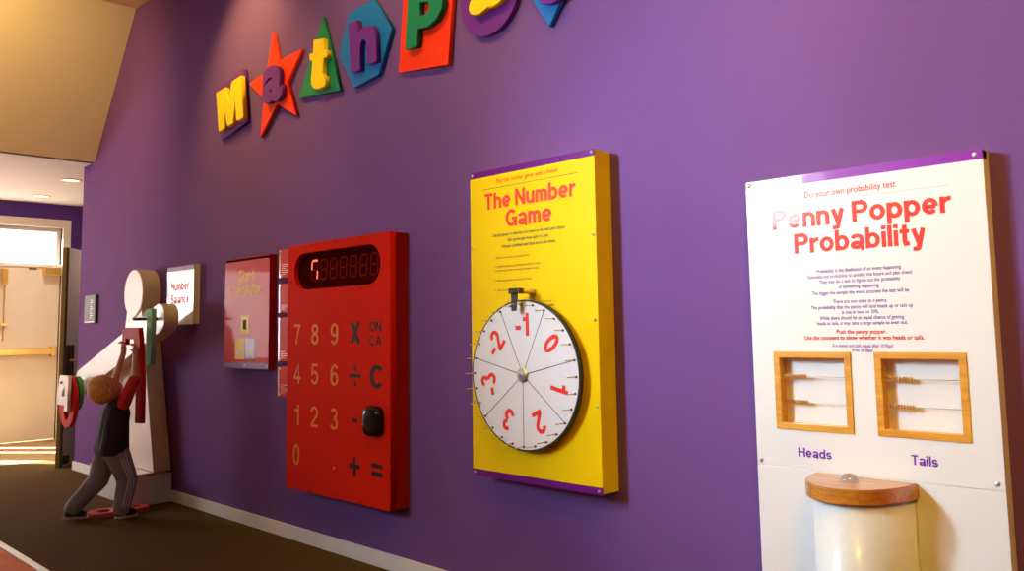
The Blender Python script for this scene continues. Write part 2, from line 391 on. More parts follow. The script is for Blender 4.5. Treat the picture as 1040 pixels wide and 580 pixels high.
# wall opposite the exhibits, with one high window
WX0, WX1, WZ0, WZ1 = -4.35, -3.35, 2.15, 3.15
bm = BM()
box(bm, XF-.4, WX0, YB-.1, YB, 0, ZT); box(bm, WX1, XR+.1, YB-.1, YB, 0, ZT)
box(bm, WX0, WX1, YB-.1, YB, 0, WZ0); box(bm, WX0, WX1, YB-.1, YB, WZ1, ZT)
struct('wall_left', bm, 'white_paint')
def window(name, axis, a0, a1, z0, z1, pos, t=.05, d=.06):
    r = structure_root(name, (pos, a0, z0) if axis == 'x' else (a0, pos, z0))
    bm = BM()
    for (u0, u1, w0, w1) in ((a0-t,a0,z0-t,z1+t),(a1,a1+t,z0-t,z1+t),(a0,a1,z0-t,z0),(a0,a1,z1,z1+t)):
        if axis == 'x': box(bm, pos-d, pos+.02, u0, u1, w0, w1, .004)
        else: box(bm, u0, u1, pos-d, pos+.02, w0, w1, .004)
    obj('window_frame', bm, 'trim_white', r)
    bm = BM()
    if axis == 'x': box(bm, pos-.07, pos-.064, a0, a1, z0, z1)
    else: box(bm, a0, a1, pos-.07, pos-.064, z0, z1)
    obj('pane', bm, 'pane', r)
    return r
window('window_2', 'y', WX0+.05, WX1-.05, WZ0+.05, WZ1-.05, YB)
# far wall of the entrance: double door with a transom, daylight window to its left
DY0, DY1 = -1.40, .64
bm = BM()
GY0, GY1, GZ0, GZ1 = -3.7, -1.95, .85, 2.15
box(bm, XF-.15, XF, DY1, 1.2, 0, ZL); box(bm, XF-.15, XF, DY0, DY1, 2.575, ZL)
box(bm, XF-.05, XF, -1.52, DY0, 0, ZL); box(bm, XF-.05, XF, GY1, -1.82, 0, ZL); box(bm, XF-.05, XF, -1.82, -1.52, 1.5, ZL)  # unseen slit left in the wall to let in a sun stripe
box(bm, XF-.15, XF, YB, GY0, 0, ZL); box(bm, XF-.15, XF, GY0, GY1, 0, GZ0); box(bm, XF-.15, XF, GY0, GY1, GZ1, ZL)
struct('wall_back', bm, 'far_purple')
window('window_3', 'x', GY0+.05, GY1-.05, GZ0+.05, GZ1-.05, XF)
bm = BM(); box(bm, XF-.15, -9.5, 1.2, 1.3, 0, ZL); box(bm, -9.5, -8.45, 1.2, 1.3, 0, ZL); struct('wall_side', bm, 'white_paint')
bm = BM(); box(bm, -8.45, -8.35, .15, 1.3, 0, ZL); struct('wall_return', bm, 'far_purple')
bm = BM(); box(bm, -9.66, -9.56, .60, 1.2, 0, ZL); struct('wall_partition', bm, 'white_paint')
# transom
bm = BM(); box(bm, XF-.8, XF-.7, -5.6, -2.5, 0, 4.2); struct('sun_blocker', bm, 'white_paint')  # unseen slab added outside to keep sun out of the daylight window
r = structure_root('window_1', (XF, 0, 2.1))
bm = BM()
box(bm, XF-.1, XF+.025, DY1, DY1+.09, 0, 2.68, .004); box(bm, XF-.1, XF+.025, DY0-.09, DY0, 0, 2.68, .004)
box(bm, XF-.1, XF+.026, DY0-.09, DY1+.09, 2.575, 2.68, .004)
box(bm, XF-.14, XF-.06, DY1-.05, DY1, 2.115, 2.575); box(bm, XF-.14, XF-.05, DY0, DY1, 2.525, 2.575)
box(bm, XF-.1, XF-.005, DY0, DY1, 2.085, 2.125, .004)
obj('window_frame', bm, 'trim_white', r)
bm = BM(); box(bm, XF-.12, XF-.114, DY0, DY1-.05, 2.12, 2.53); obj('pane', bm, 'pane', r)
# closed exit leaf (right one) and the leaf to its left
def exit_leaf(name, y0, y1, hinge_right):
    d = structure_root(name, (XF, y0, 0))
    bm = BM(); box(bm, XF-.07, XF-.02, y0, y1, .006, 2.083, .003); obj('leaf', bm, 'door_beige', d)
    bm = BM(); box(bm, XF-.02, XF+.055, y0+.02, y1-.05, 1.02, 1.105, .012)
    box(bm, XF-.02, XF+.07, y0+.01, y0+.10, .96, 1.17, .012); box(bm, XF-.02, XF+.06, y1-.09, y1-.03, 1.0, 1.125, .01)
    obj('panic_bar', bm, 'gold', d)
    bm = BM(); e = y1 if hinge_right else y0+.22
    box(bm, XF-.02, XF+.055, e-.2, e-.005, 1.985, 2.075, .008); obj('door_closer', bm, 'gold', d)
    bm = BM(); q = (y0+y1)/2; box(bm, XF-.021, XF-.017, q+.10, q+.19, 2.05, 2.075); obj('door_tag', bm, 'plaque', d)
    return d
d = exit_leaf('door_1', -.27, DY1-.004, True)
bm = BM(); tube(bm, [(XF-.005,.035,1.2),(XF-.005,.035,1.85)], .006, 8); box(bm, XF-.02, XF+.03, -.01, .06, 1.86, 2.06, .015); box(bm, XF-.02,XF+.015,.0,.07,1.38,1.41)
obj('latch_rod', bm, 'gold', d)
exit_leaf('door_2', DY0+.004, -.90, False)
bm = BM(); box(bm, XF-.07, XF-.02, -.75, -.43, .0, 2.083); struct('sun_slit_panel', bm, 'door_olive')  # unseen panel added so the gaps beside it throw sun stripes
# inner door standing open beside the end of the purple wall
HX, HY = -9.56, .60; EX, EY = -8.80, -.052
dv = Vector((EX-HX, EY-HY, 0)); L = dv.length; dv.normalize()
d = structure_root('door_3', (EX, EY, 0))
def on_door(bm, a0, a1, t0, t1, z0, z1, bev=0):
    """a: metres back from the free edge, t: out of the face that shows."""
    nrm = Vector((-dv.y, dv.x, 0)) * 1.
    b2 = BM(); box(b2, a0, a1, t0, t1, z0, z1, bev)
    for v in b2.verts:
        v.co = Vector((EX,EY,0)) - dv*v.co.x + nrm*v.co.y + Vector((0,0,v.co.z))
    me = bpy.data.meshes.new('t'); b2.to_mesh(me); b2.free(); bm.from_mesh(me); bpy.data.meshes.remove(me)
    return bm
bm = BM(); on_door(bm, 0, L-.02, -.05, 0, .008, 2.10, .002); obj('leaf', bm, 'door_face2', d)
bm = BM(); on_door(bm, -.006, 0, -.05, -.012, .008, 2.10); obj('edge_strip', bm, 'door_olive', d)
bm = BM(); on_door(bm, -.007, .012, -.012, .004, .008, 2.10); obj('dark_edge_strip', bm, 'rubber', d)  # narrow black strip between the olive edge and the face
bm = BM(); on_door(bm, .03, .17, 0, .016, .86, 1.16, .004)
lp = obj('lock_plate', bm, 'bronze', d)
bm = BM(); on_door(bm, .08, .10, .01, .06, 1.0, 1.02); on_door(bm, .06, .19, .05, .066, .997, 1.023, .005); obj('door_lever', bm, 'gold', lp)
bm = BM(); on_door(bm, .03, .11, 0, .03, .03, .11, .006); obj('door_stop', bm, 'bronze', d)
# recessed lights in the low ceiling
def downlight(x, y, label):
    t = thing('ceiling_light', label, 'ceiling light', (x,y,ZL), 'recessed lights in the entrance ceiling')
    bm = BM()
    n = 32; pr = [(.105,ZL-.0005),(.105,ZL-.008),(.088,ZL-.010),(.08,ZL-.004)]
    rings = [[bm.verts.new((x+a*math.cos(2*PI*k/n), y+a*math.sin(2*PI*k/n), z)) for k in range(n)] for a, z in pr]
    for i in range(3):
        for k in range(n): bm.faces.new((rings[i][k],rings[i][(k+1)%n],rings[i+1][(k+1)%n],rings[i+1][k]))
    obj('lamp_ring', bm, 'lamp_rim', t)
    bm = BM(); bm.faces.new([bm.verts.new((x+.082*math.cos(2*PI*k/n), y+.082*math.sin(2*PI*k/n), ZL-.003)) for k in range(n)])
    obj('lamp_lens', bm, 'lamp', t)
downlight(-9.42, .137, 'round recessed light in the low ceiling, the one touching the purple wall edge')
downlight(-10.71, .22, 'round recessed light in the low ceiling, the one nearer the exit doors')
# ------------------------------------------------------------------ letter sign
def letter(name, plate_loops, pm, label, loc, front=-.03):
    t = thing(name, label, 'letter sign', loc, 'letters of the Math Path sign')
    plate('plate', plate_loops, front, .026, pm, t, bev=.002)
    return t
LF, LD = -.066, .034
t = letter('letter_sign', [[(-5.745,3.02),(-5.336,3.076),(-5.272,2.69),(-5.67,2.63)]], 's_purple', 'yellow capital M on a tilted purple square plate', (-5.5,0,2.85))
plate('letter', [[(-5.683,2.972),(-5.545,2.984),(-5.478,2.86),(-5.452,3.003),(-5.311,3.016),(-5.263,2.712),(-5.365,2.708),(-5.392,2.86),(-5.412,2.70),(-5.498,2.692),(-5.555,2.83),(-5.531,2.686),(-5.631,2.679)]], LF, LD, 's_yellow', t)
t = letter('letter_sign', [[(-4.945,3.239),(-4.862,3.02),(-4.580,3.03),(-4.753,2.854),(-4.633,2.607),(-4.880,2.735),(-5.096,2.548),(-5.055,2.80),(-5.262,2.955),(-5.02,2.985)]], 's_red', 'purple letter a on a red five-pointed star', (-4.92,0,2.9))
solid_glyph('letter', 'a', (-5.020,2.745), (.262,-.012), (.010,.25), LF, LD, 's_purple', t, .035)
t = letter('letter_sign', [[(-4.335,3.168),(-4.612,2.716),(-4.146,2.667)]], 's_green', 'yellow letter t on a green triangle', (-4.36,0,2.9))
plate('letter', [[(-4.383,3.028),(-4.271,3.008),(-4.270,2.940),(-4.234,2.929),(-4.234,2.879),(-4.271,2.888),(-4.283,2.80),(-4.278,2.783),(-4.253,2.775),(-4.253,2.706),(-4.330,2.708),(-4.380,2.722),(-4.406,2.752),(-4.410,2.79),(-4.392,2.905),(-4.428,2.910),(-4.428,2.952),(-4.389,2.946)]], LF, LD, 's_yellow', t)
t = letter('letter_sign', [[(-4.163,2.881),(-4.058,3.112),(-3.806,3.128),(-3.640,2.911),(-3.761,2.675),(-4.001,2.652)]], 's_blue', 'purple letter h on a blue hexagon', (-3.9,0,2.9))
plate('letter', [[(-4.014,3.034),(-3.920,3.025),(-3.908,2.948),(-3.872,2.965),(-3.82,2.968),(-3.77,2.950),(-3.745,2.905),(-3.730,2.735),(-3.822,2.740),(-3.832,2.868),(-3.845,2.892),(-3.872,2.895),(-3.892,2.872),(-3.891,2.723),(-3.984,2.732)]], LF, LD, 's_purple', t)
t = letter('letter_sign', [[(-3.535,3.06),(-3.580,2.645),(-3.167,2.59),(-3.122,3.02)]], 's_red', 'green capital P on a red square plate', (-3.35,0,2.83))
plate('letter', [[(-3.449,3.028),(-3.478,2.740),(-3.375,2.731),(-3.368,2.822),(-3.29,2.812),(-3.215,2.832),(-3.172,2.878),(-3.162,2.935),(-3.185,2.985),(-3.245,3.012)],
                 [(-3.352,2.960),(-3.354,2.888),(-3.31,2.884),(-3.278,2.900),(-3.272,2.928),(-3.290,2.950)]], LF, LD, 's_green', t)
t = letter('letter_sign', [arc(-2.862,2.872,.207,0,350,46)], 's_purple', 'yellow letter a tilted on a purple round plate, cut by the photo top', (-2.86,0,2.87))
solid_glyph('letter', 'a', (-2.985,2.765), (.27,.02), (.065,.235), LF, LD, 's_yellow', t, .035)
t = letter('letter_sign', [[(-2.47,2.602),(-2.30,2.83),(-2.45,3.06),(-2.63,2.84)]], 's_blue', 'blue diamond plate whose purple letter is cut by the photo top', (-2.46,0,2.83))
plate('letter', [[(-2.50,2.97),(-2.41,2.965),(-2.405,2.90),(-2.37,2.895),(-2.37,2.845),(-2.405,2.85),(-2.408,2.765),(-2.372,2.757),(-2.37,2.69),(-2.43,2.684),(-2.49,2.705),(-2.505,2.75),(-2.505,2.86),(-2.535,2.865),(-2.535,2.912),(-2.50,2.912)]], LF, LD, 's_purple', t)
# ------------------------------------------------------------------ the number game board
t = thing('game_board', 'tall yellow board with a numbered spinning wheel under The Number Game heading', 'game board', (-2.54,0,.588))
bx0, bx1, bz0, bz1, bf = -2.921, -2.163, .588, 1.982, -.11
bm = BM(); box(bm, bx0+.004, bx1-.003, bf+.004, -.002, bz0+.003, bz1-.003, .002); obj('mount_box', bm, 'ns_side', t)
bm = BM(); box(bm, bx0, bx1, bf, bf+.005, bz0+.029, bz1-.029, .0012); face = obj('face_panel', bm, 'ns_yellow', t)
bm = BM(); box(bm, bx0, bx1, bf, bf+.005, bz1-.029, bz1, .0012); obj('top_band', bm, 'band_purple', t)
bm = BM(); box(bm, bx0, bx1, bf, bf+.005, bz0, bz0+.029, .0012); obj('bottom_band', bm, 'band_purple', t)
for x, z in ((-2.907,1.969),(-2.178,1.969),(-2.907,.602),(-2.180,.602),(-2.180,1.28),(-2.178,.935),(-2.909,1.234),(-2.178,1.628),(-2.909,1.628),(-2.909,.93)): screw(t, x, z, bf, .007)
y = bf-.0008
sign_text('heading_lettering', 'The Number', 'ink_red', t, -2.822, -2.266, 1.797, 1.872, y, .185, .07)
sign_text('heading_lettering', 'Game', 'ink_red', t, -2.684, -2.404, 1.706, 1.784, y, .185, .07)
text('strap_lettering', 'Play this number game with a friend.', 'ink_red2', t, -2.742, -2.362, 1.908, 1.932, y, .012)
bm = BM(); box(bm, -2.835, -2.255, y, y+.0006, 1.892, 1.8945); obj('rule_line', bm, 'ink_brown', t)
paragraph('text_lettering', [('Use the spinner to determine the moves on the math path squares.', -2.548, 1.667, .0145, .80),
    ('Each person gets three spins in a row.', -2.548, 1.640, .0145, .80), ('Whoever is farthest away from zero is the winner.', -2.548, 1.613, .0145, .80)], 'ink_black', t, y, .018)
for item in ([('1   Stand on zero and spin to see your first move.', -2.76, 1.566, .0095, .8)],
             [('2   A positive number means move toward the positive numbers.', -2.76, 1.527, .0095, .8), ('     A negative number means move toward the negative numbers.', -2.76, 1.508, .0095, .8)],
             [('3   Move that many steps, then spin two more times.', -2.76, 1.463, .0095, .8)], [('4   Take turns until each friend has played.', -2.76, 1.418, .0095, .8)]):
    paragraph('step_lettering', item, 'ink_brown', t, y, .008, 'L')
paragraph('text_lettering', [('This is called the number line game. Numbers greater than zero are', -2.55, 1.362, .0085, .8),
    ('called positive numbers. Numbers less than zero are called negative numbers.', -2.55, 1.344, .0085, .8), ('Zero is neither one. Can you land on zero?', -2.55, 1.326, .0085, .8)], 'ink_brown', t, y, .008)
# wheel
wx, wz, wr, wf = -2.548, 1.052, .318, -.155
bm = BM(); lathe_y(bm, wx, wz, [(0,wf+.022),(wr+.003,wf+.022),(wr+.003,wf),(wr-.004,wf-.0006),(0,wf-.0006)], 96, mi=[0,0,0,1])
wheel = obj('spinner_wheel', bm, ['rubber','disc_white'], t)
yw = wf-.0014
bm = BM()
for k in range(7):
    a = math.radians(-90+k*360/7); dx, dz = math.cos(a), math.sin(a); w = .0016
    p = [(wx+dx*.03-dz*w, wz+dz*.03+dx*w), (wx+dx*.03+dz*w, wz+dz*.03-dx*w), (wx+dx*(wr-.008)+dz*w, wz+dz*(wr-.008)-dx*w), (wx+dx*(wr-.008)-dz*w, wz+dz*(wr-.008)+dx*w)]
    bm.faces.new([bm.verts.new((q[0], yw, q[1])) for q in p])
obj('sector_line', bm, 'ink_black', wheel)
for k, s in enumerate(['-1','0','1','2','3','-3','-2']):
    ang = -k*2*PI/7
    h = .098; vs_, fs_ = grotesque(s, .18, .09); a = min(v[0] for v in vs_); b = max(v[0] for v in vs_); out = []
    for v in vs_:
        u = (v[0]-(a+b)/2)*h*1.02; w = v[1]*h - h/2 + .215
        out.append((wx+u*math.cos(ang)-w*math.sin(ang), yw-v[2], wz+u*math.sin(ang)+w*math.cos(ang)))
    me = bpy.data.meshes.new('numeral'); me.from_pydata(out, [], fs_)
    link_mesh('numeral', me, 'ink_red', wheel)
bm = BM(); lathe_y(bm, wx, wz, [(0,wf-.022),(.008,wf-.022),(.010,wf-.014),(.026,wf-.012),(.031,wf-.006),(.031,wf)], 32); obj('hub', bm, 'steel', wheel, smooth=False)
pegm = None
for k in range(28):
    a = math.radians(-90+k*360/28); rr = wr-.016
    px, pz = wx+rr*math.cos(a), wz+rr*math.sin(a)
    if pegm is None:
        bm = BM(); tube(bm, [(0,0,0),(0,-.046,0)], .0021, 8, mi=0); tube(bm, [(0,-.046,0),(0,-.058,0)], [.0024,.0020], 8, mi=0); tube(bm, [(0,.0006,0),(0,-.006,0)], .0048, 10, mi=1)
        pegm = bpy.data.meshes.new('peg'); bm.to_mesh(pegm); bm.free(); pegm.materials.append(M['brass']); pegm.materials.append(M['rubber'])
    o = bpy.data.objects.new('peg', pegm); C.objects.link(o); o.parent = wheel
    o.location = Vector((px, wf-.0006, pz)) - root_loc(wheel)
# flapper
bm = BM(); tube(bm, [(-2.520,-.108,1.405),(-2.520,-.200,1.405)], .008, 12); tube(bm, [(-2.520,-.112,1.405),(-2.520,-.122,1.405)], .017, 6)
fl = obj('flapper_bolt', bm, 'brass', t)
bm = BM(); prism(bm, [(-2.573,1.415),(-2.532,1.415),(-2.545,1.325),(-2.572,1.325)], -.196, -.190, .001); obj('flapper_strip', bm, 'rubber', t)
bm = BM(); box(bm, -2.572, -2.508, -.214, -.183, 1.398, 1.422, .004); obj('flapper_clamp', bm, 'bronze', t)
# ------------------------------------------------------------------ giant calculator
t = thing('giant_calculator', 'big red wall-mounted calculator with yellow digits and a dark display', 'calculator', (-4.05,0,.338))
cx0, cx1, cz0, cz1, cf = -4.560, -3.537, .338, 1.767, -.12
DX0, DX1, DZ0, DZ1 = -4.487, -3.620, 1.497, 1.712
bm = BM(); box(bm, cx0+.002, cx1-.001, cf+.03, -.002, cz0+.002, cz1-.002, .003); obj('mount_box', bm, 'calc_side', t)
rr = .1075
stad = arc(DX1-rr, (DZ0+DZ1)/2, rr, -90, 90, 14) + arc(DX0+rr, (DZ0+DZ1)/2, rr, 90, 270, 14)
plate('face_panel', [[(cx0,cz0),(cx1,cz0),(cx1,cz1),(cx0,cz1)], stad], cf, .04, ['calc_red'], t, bev=.002)
bm = BM(); prism(bm, [(DX0-.01,DZ0-.01),(DX1+.01,DZ0-.01),(DX1+.01,DZ1+.01),(DX0-.01,DZ1+.01)], cf+.026, cf+.0295)
disp = obj('display', bm, 'calc_glass', t)
def seg7(cx, on, name):
    """slanted seven-segment figure at cx on the display."""
    w, h, s, yy, zc = .062, .112, .011, cf+.0252, 1.608
    SG = {'a':((0,h/2),(w,h/2)), 'b':((w,0),(w,h/2)), 'c':((w,-h/2),(w,0)), 'd':((0,-h/2),(w,-h/2)), 'e':((0,-h/2),(0,0)), 'f':((0,0),(0,h/2)), 'g':((0,0),(w,0))}
    def seg(bm, p, q):
        p, q = Vector(p), Vector(q); d = (q-p).normalized(); nn = Vector((-d.y, d.x))*s*.5; p = p+d*.006; q = q-d*.006
        bm.faces.new([bm.verts.new((cx-w/2+v.x+v.y*.08, yy, zc+v.y)) for v in (p-d*.003, p+nn, q+nn, q+d*.003, q-nn, p-nn)])
    bm = BM()
    for k, (p, q) in SG.items():
        if k in on:
            b1 = BM(); seg(b1, p, q); obj('lit_segment', b1, 'seg_on', disp)
        else: seg(bm, p, q)
    obj('unlit_digit_text', bm, 'seg_off', disp)
for k in range(7): seg7(-4.302+k*.0985, 'afc' if k == 0 else '', 'd')
y = cf-.0008
cols = [-4.442, -4.253, -4.051]
for row, (zc, ds) in enumerate(((1.236,'789'),(1.008,'456'),(.767,'123'))):
    for xc, s in zip(cols, ds):
        w = .076 if s != '1' else .046
        sign_text('key_numeral', s, 'calc_digit', t, xc-w/2, xc+w/2, zc-.059, zc+.059, y, .125)
sign_text('key_numeral', '0', 'calc_digit', t, -4.445-.037, -4.445+.037, .478, .600, y, .135)
sign_text('key_symbol', 'X', 'calc_dark', t, -3.897, -3.799, 1.183, 1.300, y, .19)
sign_text('key_symbol', 'ON', 'calc_dark', t, -3.717, -3.610, 1.247, 1.300, y, .16)
sign_text('key_symbol', 'CA', 'calc_dark', t, -3.720, -3.610, 1.171, 1.226, y, .16)
sign_text('key_symbol', 'C', 'calc_dark', t, -3.716, -3.602, .950, 1.073, y, .2)
bm = BM(); box(bm, -3.905,-3.795,y,y+.0006,1.0,1.02)
for zz in (1.053,.966): bm.faces.new([bm.verts.new((p[0],y,p[1])) for p in arc(-3.85,zz,.015,0,340,17)])
obj('key_symbol', bm, 'calc_dark', t)
bm = BM(); box(bm, -3.876,-3.828,y,y+.0006,.760,.783); obj('key_symbol', bm, 'calc_dark', t)
bm = BM(); box(bm, -3.902,-3.805,y,y+.0006,.519,.543); box(bm, -3.865,-3.842,y-.0002,y+.0006,.482,.580); obj('key_symbol', bm, 'calc_dark', t)
bm = BM(); box(bm, -3.70,-3.603,y,y+.0006,.542,.564); box(bm, -3.70,-3.603,y,y+.0006,.500,.522); obj('key_symbol', bm, 'calc_dark', t)
bm = BM(); bm.faces.new([bm.verts.new((p[0],y,p[1])) for p in arc(-4.048,.503,.010,0,340,17)]); obj('key_symbol', bm, 'calc_digit', t)
# the one raised black key
def superell(cx, cz, a, b, n=40, e=3.2):
    out = []
    for k in range(n):
        th = 2*PI*k/n; c_, s_ = math.cos(th), math.sin(th)
        out.append((cx+a*math.copysign(abs(c_)**(2/e), c_), cz+b*math.copysign(abs(s_)**(2/e), s_)))
    return out
bm = BM(); rings = []
for f, yy in ((1,cf+.001),(1,cf-.02),(.95,cf-.032),(.85,cf-.040),(.6,cf-.044),(.3,cf-.046)):
    rings.append([bm.verts.new((p[0],yy,p[1])) for p in superell(-3.664,.781,.078*f,.079*f)])
for i in range(len(rings)-1):
    for k in range(40): bm.faces.new((rings[i][k],rings[i][(k+1)%40],rings[i+1][(k+1)%40],rings[i+1][k]))
bm.faces.new(rings[-1])
obj('raised_key', bm, 'black_gloss', t, smooth=True)
for x, z in [(-4.30,1.752),(-4.05,1.752),(-3.79,1.752),(-3.555,1.60),(-3.555,1.28),(-3.555,1.03),(-3.555,.78),(-3.555,.53),(-3.80,.352),(-4.05,.352),(-4.30,.352),(-4.545,.36),(-4.545,.60),(-4.545,1.28),(-3.79,1.478),(-4.3,1.478),(-4.05,1.478)]:
    screw(t, x, z, cf, .006, 'calc_side')
# four red acrylic tabs at its left
for i, (z1, z0, lb, ln) in enumerate(((1.765,1.587,'topmost of the small red tabs beside the calculator',6),(1.551,1.369,'second small red tab from the top beside the calculator',3),(1.342,1.070,'tallest of the small red tabs beside the calculator, third down',4),(1.039,.855,'lowest of the small red tabs beside the calculator',5))):
    t = thing('tab_sign', lb, 'sign', (-4.68,0,z0), 'red instruction tabs beside the calculator')
    bm = BM(); box(bm, -4.773, -4.572, -.058, -.002, z0, z1, .003); obj('tab_body', bm, 'acrylic_red', t)
    bm = BM(); box(bm, -4.776, -4.762, -.0595, -.050, z0+.001, z1-.001, .001); obj('tab_highlight', bm, 'tab_pale', t)  # highlight down the left edge, put in as a pale strip
    bm = BM()
    for k in range(ln):
        zz = z0+.022+k*.012; box(bm, -4.745, -4.745+.05+.05*((k*7)%3), -.0592, -.0585, zz, zz+.003)
    obj('tab_print', bm, 'tab_pale', t)
    for zz in (z0+.014, z1-.014): screw(t, -4.752, zz, -.059, .006)
# ------------------------------------------------------------------ calculator instruction sign
t = thing('instruction_sign', 'glossy red sign headed Giant Calculator with a purple bottom band', 'sign', (-5.19,0,1.02))
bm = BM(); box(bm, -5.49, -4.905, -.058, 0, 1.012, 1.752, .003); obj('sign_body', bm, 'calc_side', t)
bm = BM(); box(bm, -5.495, -4.89, -.062, -.058, 1.055, 1.742, .001); obj('face_panel', bm, 'acrylic_red', t)
bm = BM(); box(bm, -5.495, -4.89, -.062, -.058, 1.016, 1.055, .001); obj('bottom_band', bm, 'band_purple', t)
bm = BM(); box(bm, -5.495, -4.89, -.062, -.058, 1.727, 1.742, .001); obj('top_band', bm, 'band_purple', t)
y = -.0628
sign_text('heading_lettering', 'Giant', 'ns_yellow', t, -5.305, -5.085, 1.590, 1.668, y, .16)
sign_text('heading_lettering', 'Calculator', 'ns_yellow', t, -5.415, -4.985, 1.500, 1.575, y, .16)
bm = BM(); box(bm, -5.262, -5.150, y, y+.0007, 1.245, 1.362, .0002); obj('yellow_card', bm, 's_yellow', t)
bm = BM(); box(bm, -5.228, -5.184, y-.0004, y, 1.272, 1.335); obj('card_figure', bm, 'calc_dark', t)
bm = BM(); box(bm, -5.335, -5.205, y, y+.0007, 1.075, 1.212); obj('yellow_card', bm, 's_yellow', t)
bm = BM(); box(bm, -5.195, -5.065, y, y+.0007, 1.075, 1.212); obj('purple_card', bm, 'band_purple', t)
for x in (-5.275, -5.115):
    bm = BM(); bm.faces.new([bm.verts.new((p[0],y-.0004,p[1])) for p in arc(x,1.115,.022,0,340,17)]); obj('card_figure', bm, 'pale', t)
for x, z in ((-5.48,1.034),(-4.905,1.034),(-5.20,1.035),(-5.48,1.735)): screw(t, x, z, -.062, .006)
# number balance sign
t = thing('instruction_sign', 'small white sign headed Number Balance behind the end of the white beam', 'sign', (-6.25,0,1.32))
bm = BM(); box(bm, -6.478, -6.02, -.046, 0, 1.322, 1.757, .002); obj('sign_body', bm, 'panel_edge', t)
bm = BM(); box(bm, -6.483, -6.015, -.05, -.045, 1.318, 1.725, .001); obj('face_panel', bm, 'panel_gloss', t)
bm = BM(); box(bm, -6.483, -6.015, -.05, -.045, 1.725, 1.757, .001); obj('top_band', bm, 'band_purple', t)
sign_text('heading_lettering', 'Number', 'ink_red', t, -6.405, -6.09, 1.575, 1.645, -.0508)
sign_text('heading_lettering', 'Balance', 'ink_red', t, -6.405, -6.09, 1.475, 1.545, -.0508)
bm = BM(); box(bm, -6.39, -6.10, -.0508, -.0502, 1.672, 1.675); obj('rule_line', bm, 'ink_red2', t)
paragraph('text_lettering', [('Hang the numbers on the pegs', -6.25, 1.455, .010, .8), ('to make both sides balance.', -6.25, 1.435, .010, .8)], 'ink_purple', t, -.0508, .008)
# room plaque at the wall end
t = thing('wall_plaque', 'small dark grey plaque on the purple wall near the open door', 'sign', (-8.25,0,1.36))
bm = BM(); box(bm, -8.39, -8.10, -.022, 0, 1.358, 1.618, .004); obj('plaque_body', bm, 'rubber', t)
bm = BM(); box(bm, -8.385, -8.12, -.0245, -.021, 1.362, 1.614, .001); obj('plaque_face', bm, 'plaque', t)
bm = BM()
for k in range(9): box(bm, -8.235, -8.235+.03+.02*((k*5)%3), -.0254, -.0246, 1.405+k*.02, 1.412+k*.02)
box(bm, -8.375, -8.13, -.0254, -.0246, 1.366, 1.376)
obj('raised_marks', bm, 'pale', t)
# ------------------------------------------------------------------ penny popper board
t = thing('popper_board', 'tall white Penny Popper Probability board with two wooden counting frames', 'game board', (-1.125,0,0))
px0, px1, pz1, pf = -1.509, -.741, 1.755, -.064
FR = ((-1.430,-1.164,.898,1.159),(-1.089,-.821,.899,1.160))
bm = BM(); box(bm, px0+.003, px1-.002, pf+.044, -.002, .0, pz1-.002, .001)
box(bm, px0+.003, px0+.03, pf+.003, pf+.046, .0, pz1-.002, .001); box(bm, px1-.03, px1-.002, pf+.003, pf+.046, .0, pz1-.002, .001)
box(bm, px0+.003, px1-.002, pf+.003, pf+.046, pz1-.03, pz1-.002, .001); obj('board_body', bm, 'panel_edge', t)
plate('face_panel', [[(px0,.7715),(px1,.7715),(px1,pz1-.031),(px0,pz1-.031)]] + [[(a+.006,c+.006),(a+.006,d_-.006),(b-.006,d_-.006),(b-.006,c+.006)] for a,b,c,d_ in FR], pf, .005, 'panel_white', t, bev=.001)
bm = BM()
for a,b,c,d_ in FR: box(bm, a+.002, b-.002, pf+.036, pf+.042, c+.002, d_-.002)
obj('recess_panel', bm, 'panel_white', t)
bm = BM(); box(bm, px0, px1, pf, pf+.005, .002, .7705, .0005); obj('lower_panel', bm, 'panel_white', t)
bm = BM(); box(bm, px0, px1, pf, pf+.005, pz1-.031, pz1, .001); obj('top_band', bm, 'band_violet', t)
for x, z in ((-1.496,1.741),(-.762,1.739),(-1.494,.788),(-.762,.790)): screw(t, x, z, pf, .008)
y = pf-.0008
text('strap_lettering', 'Do your own probability test', 'ink_red2', t, -1.292, -.992, 1.673, 1.694, y, .006, ref='D')
bm = BM()
for k in range(58):
    x = -1.335+k*.0086; box(bm, x, x+.0035, y, y+.0006, 1.657, 1.6595)
obj('dotted_line', bm, 'ink_line', t)
sign_text('heading_lettering', 'Penny Popper', 'ink_red2', t, -1.412, -.834, 1.576, 1.644, y, .185, .06)
sign_text('heading_lettering', 'Probability', 'ink_red2', t, -1.336, -.912, 1.487, 1.555, y, .185, .06)
XC = -1.125
paragraph('text_lettering', [('Probability is the likelihood of an event happening.', XC, 1.418, .0115, .82), ('Scientists use probability to predict the future and plan ahead.', XC, 1.400, .0115, .82),
    ('They may do a test to figure out the probability', XC, 1.382, .0115, .82), ('of something happening.', XC, 1.364, .0115, .82), ('The bigger the sample the more accurate the test will be.', XC, 1.345, .0115, .82),
    ('There are two sides to a penny.', XC, 1.316, .0115, .82), ('The probability that the penny will land heads up or tails up', XC, 1.298, .0115, .82), ('is one in two, or 50%.', XC, 1.281, .0115, .82),
    ('While there should be an equal chance of getting', XC, 1.263, .0115, .82), ('heads or tails, it may take a large sample to even out.', XC, 1.246, .0115, .82)], 'ink_purple', t, y, .008)
paragraph('text_lettering', [('Push the penny popper.', XC, 1.217, .0138, .88), ('Use the counters to show whether it was heads or tails.', XC, 1.198, .0138, .88)], 'ink_red2', t, y, .022)
paragraph('text_lettering', [('Are heads and tails equal after 10 flips?', XC, 1.174, .0105, .82), ('After 20 flips?', XC, 1.160, .0105, .82)], 'ink_purple', t, y, .008)
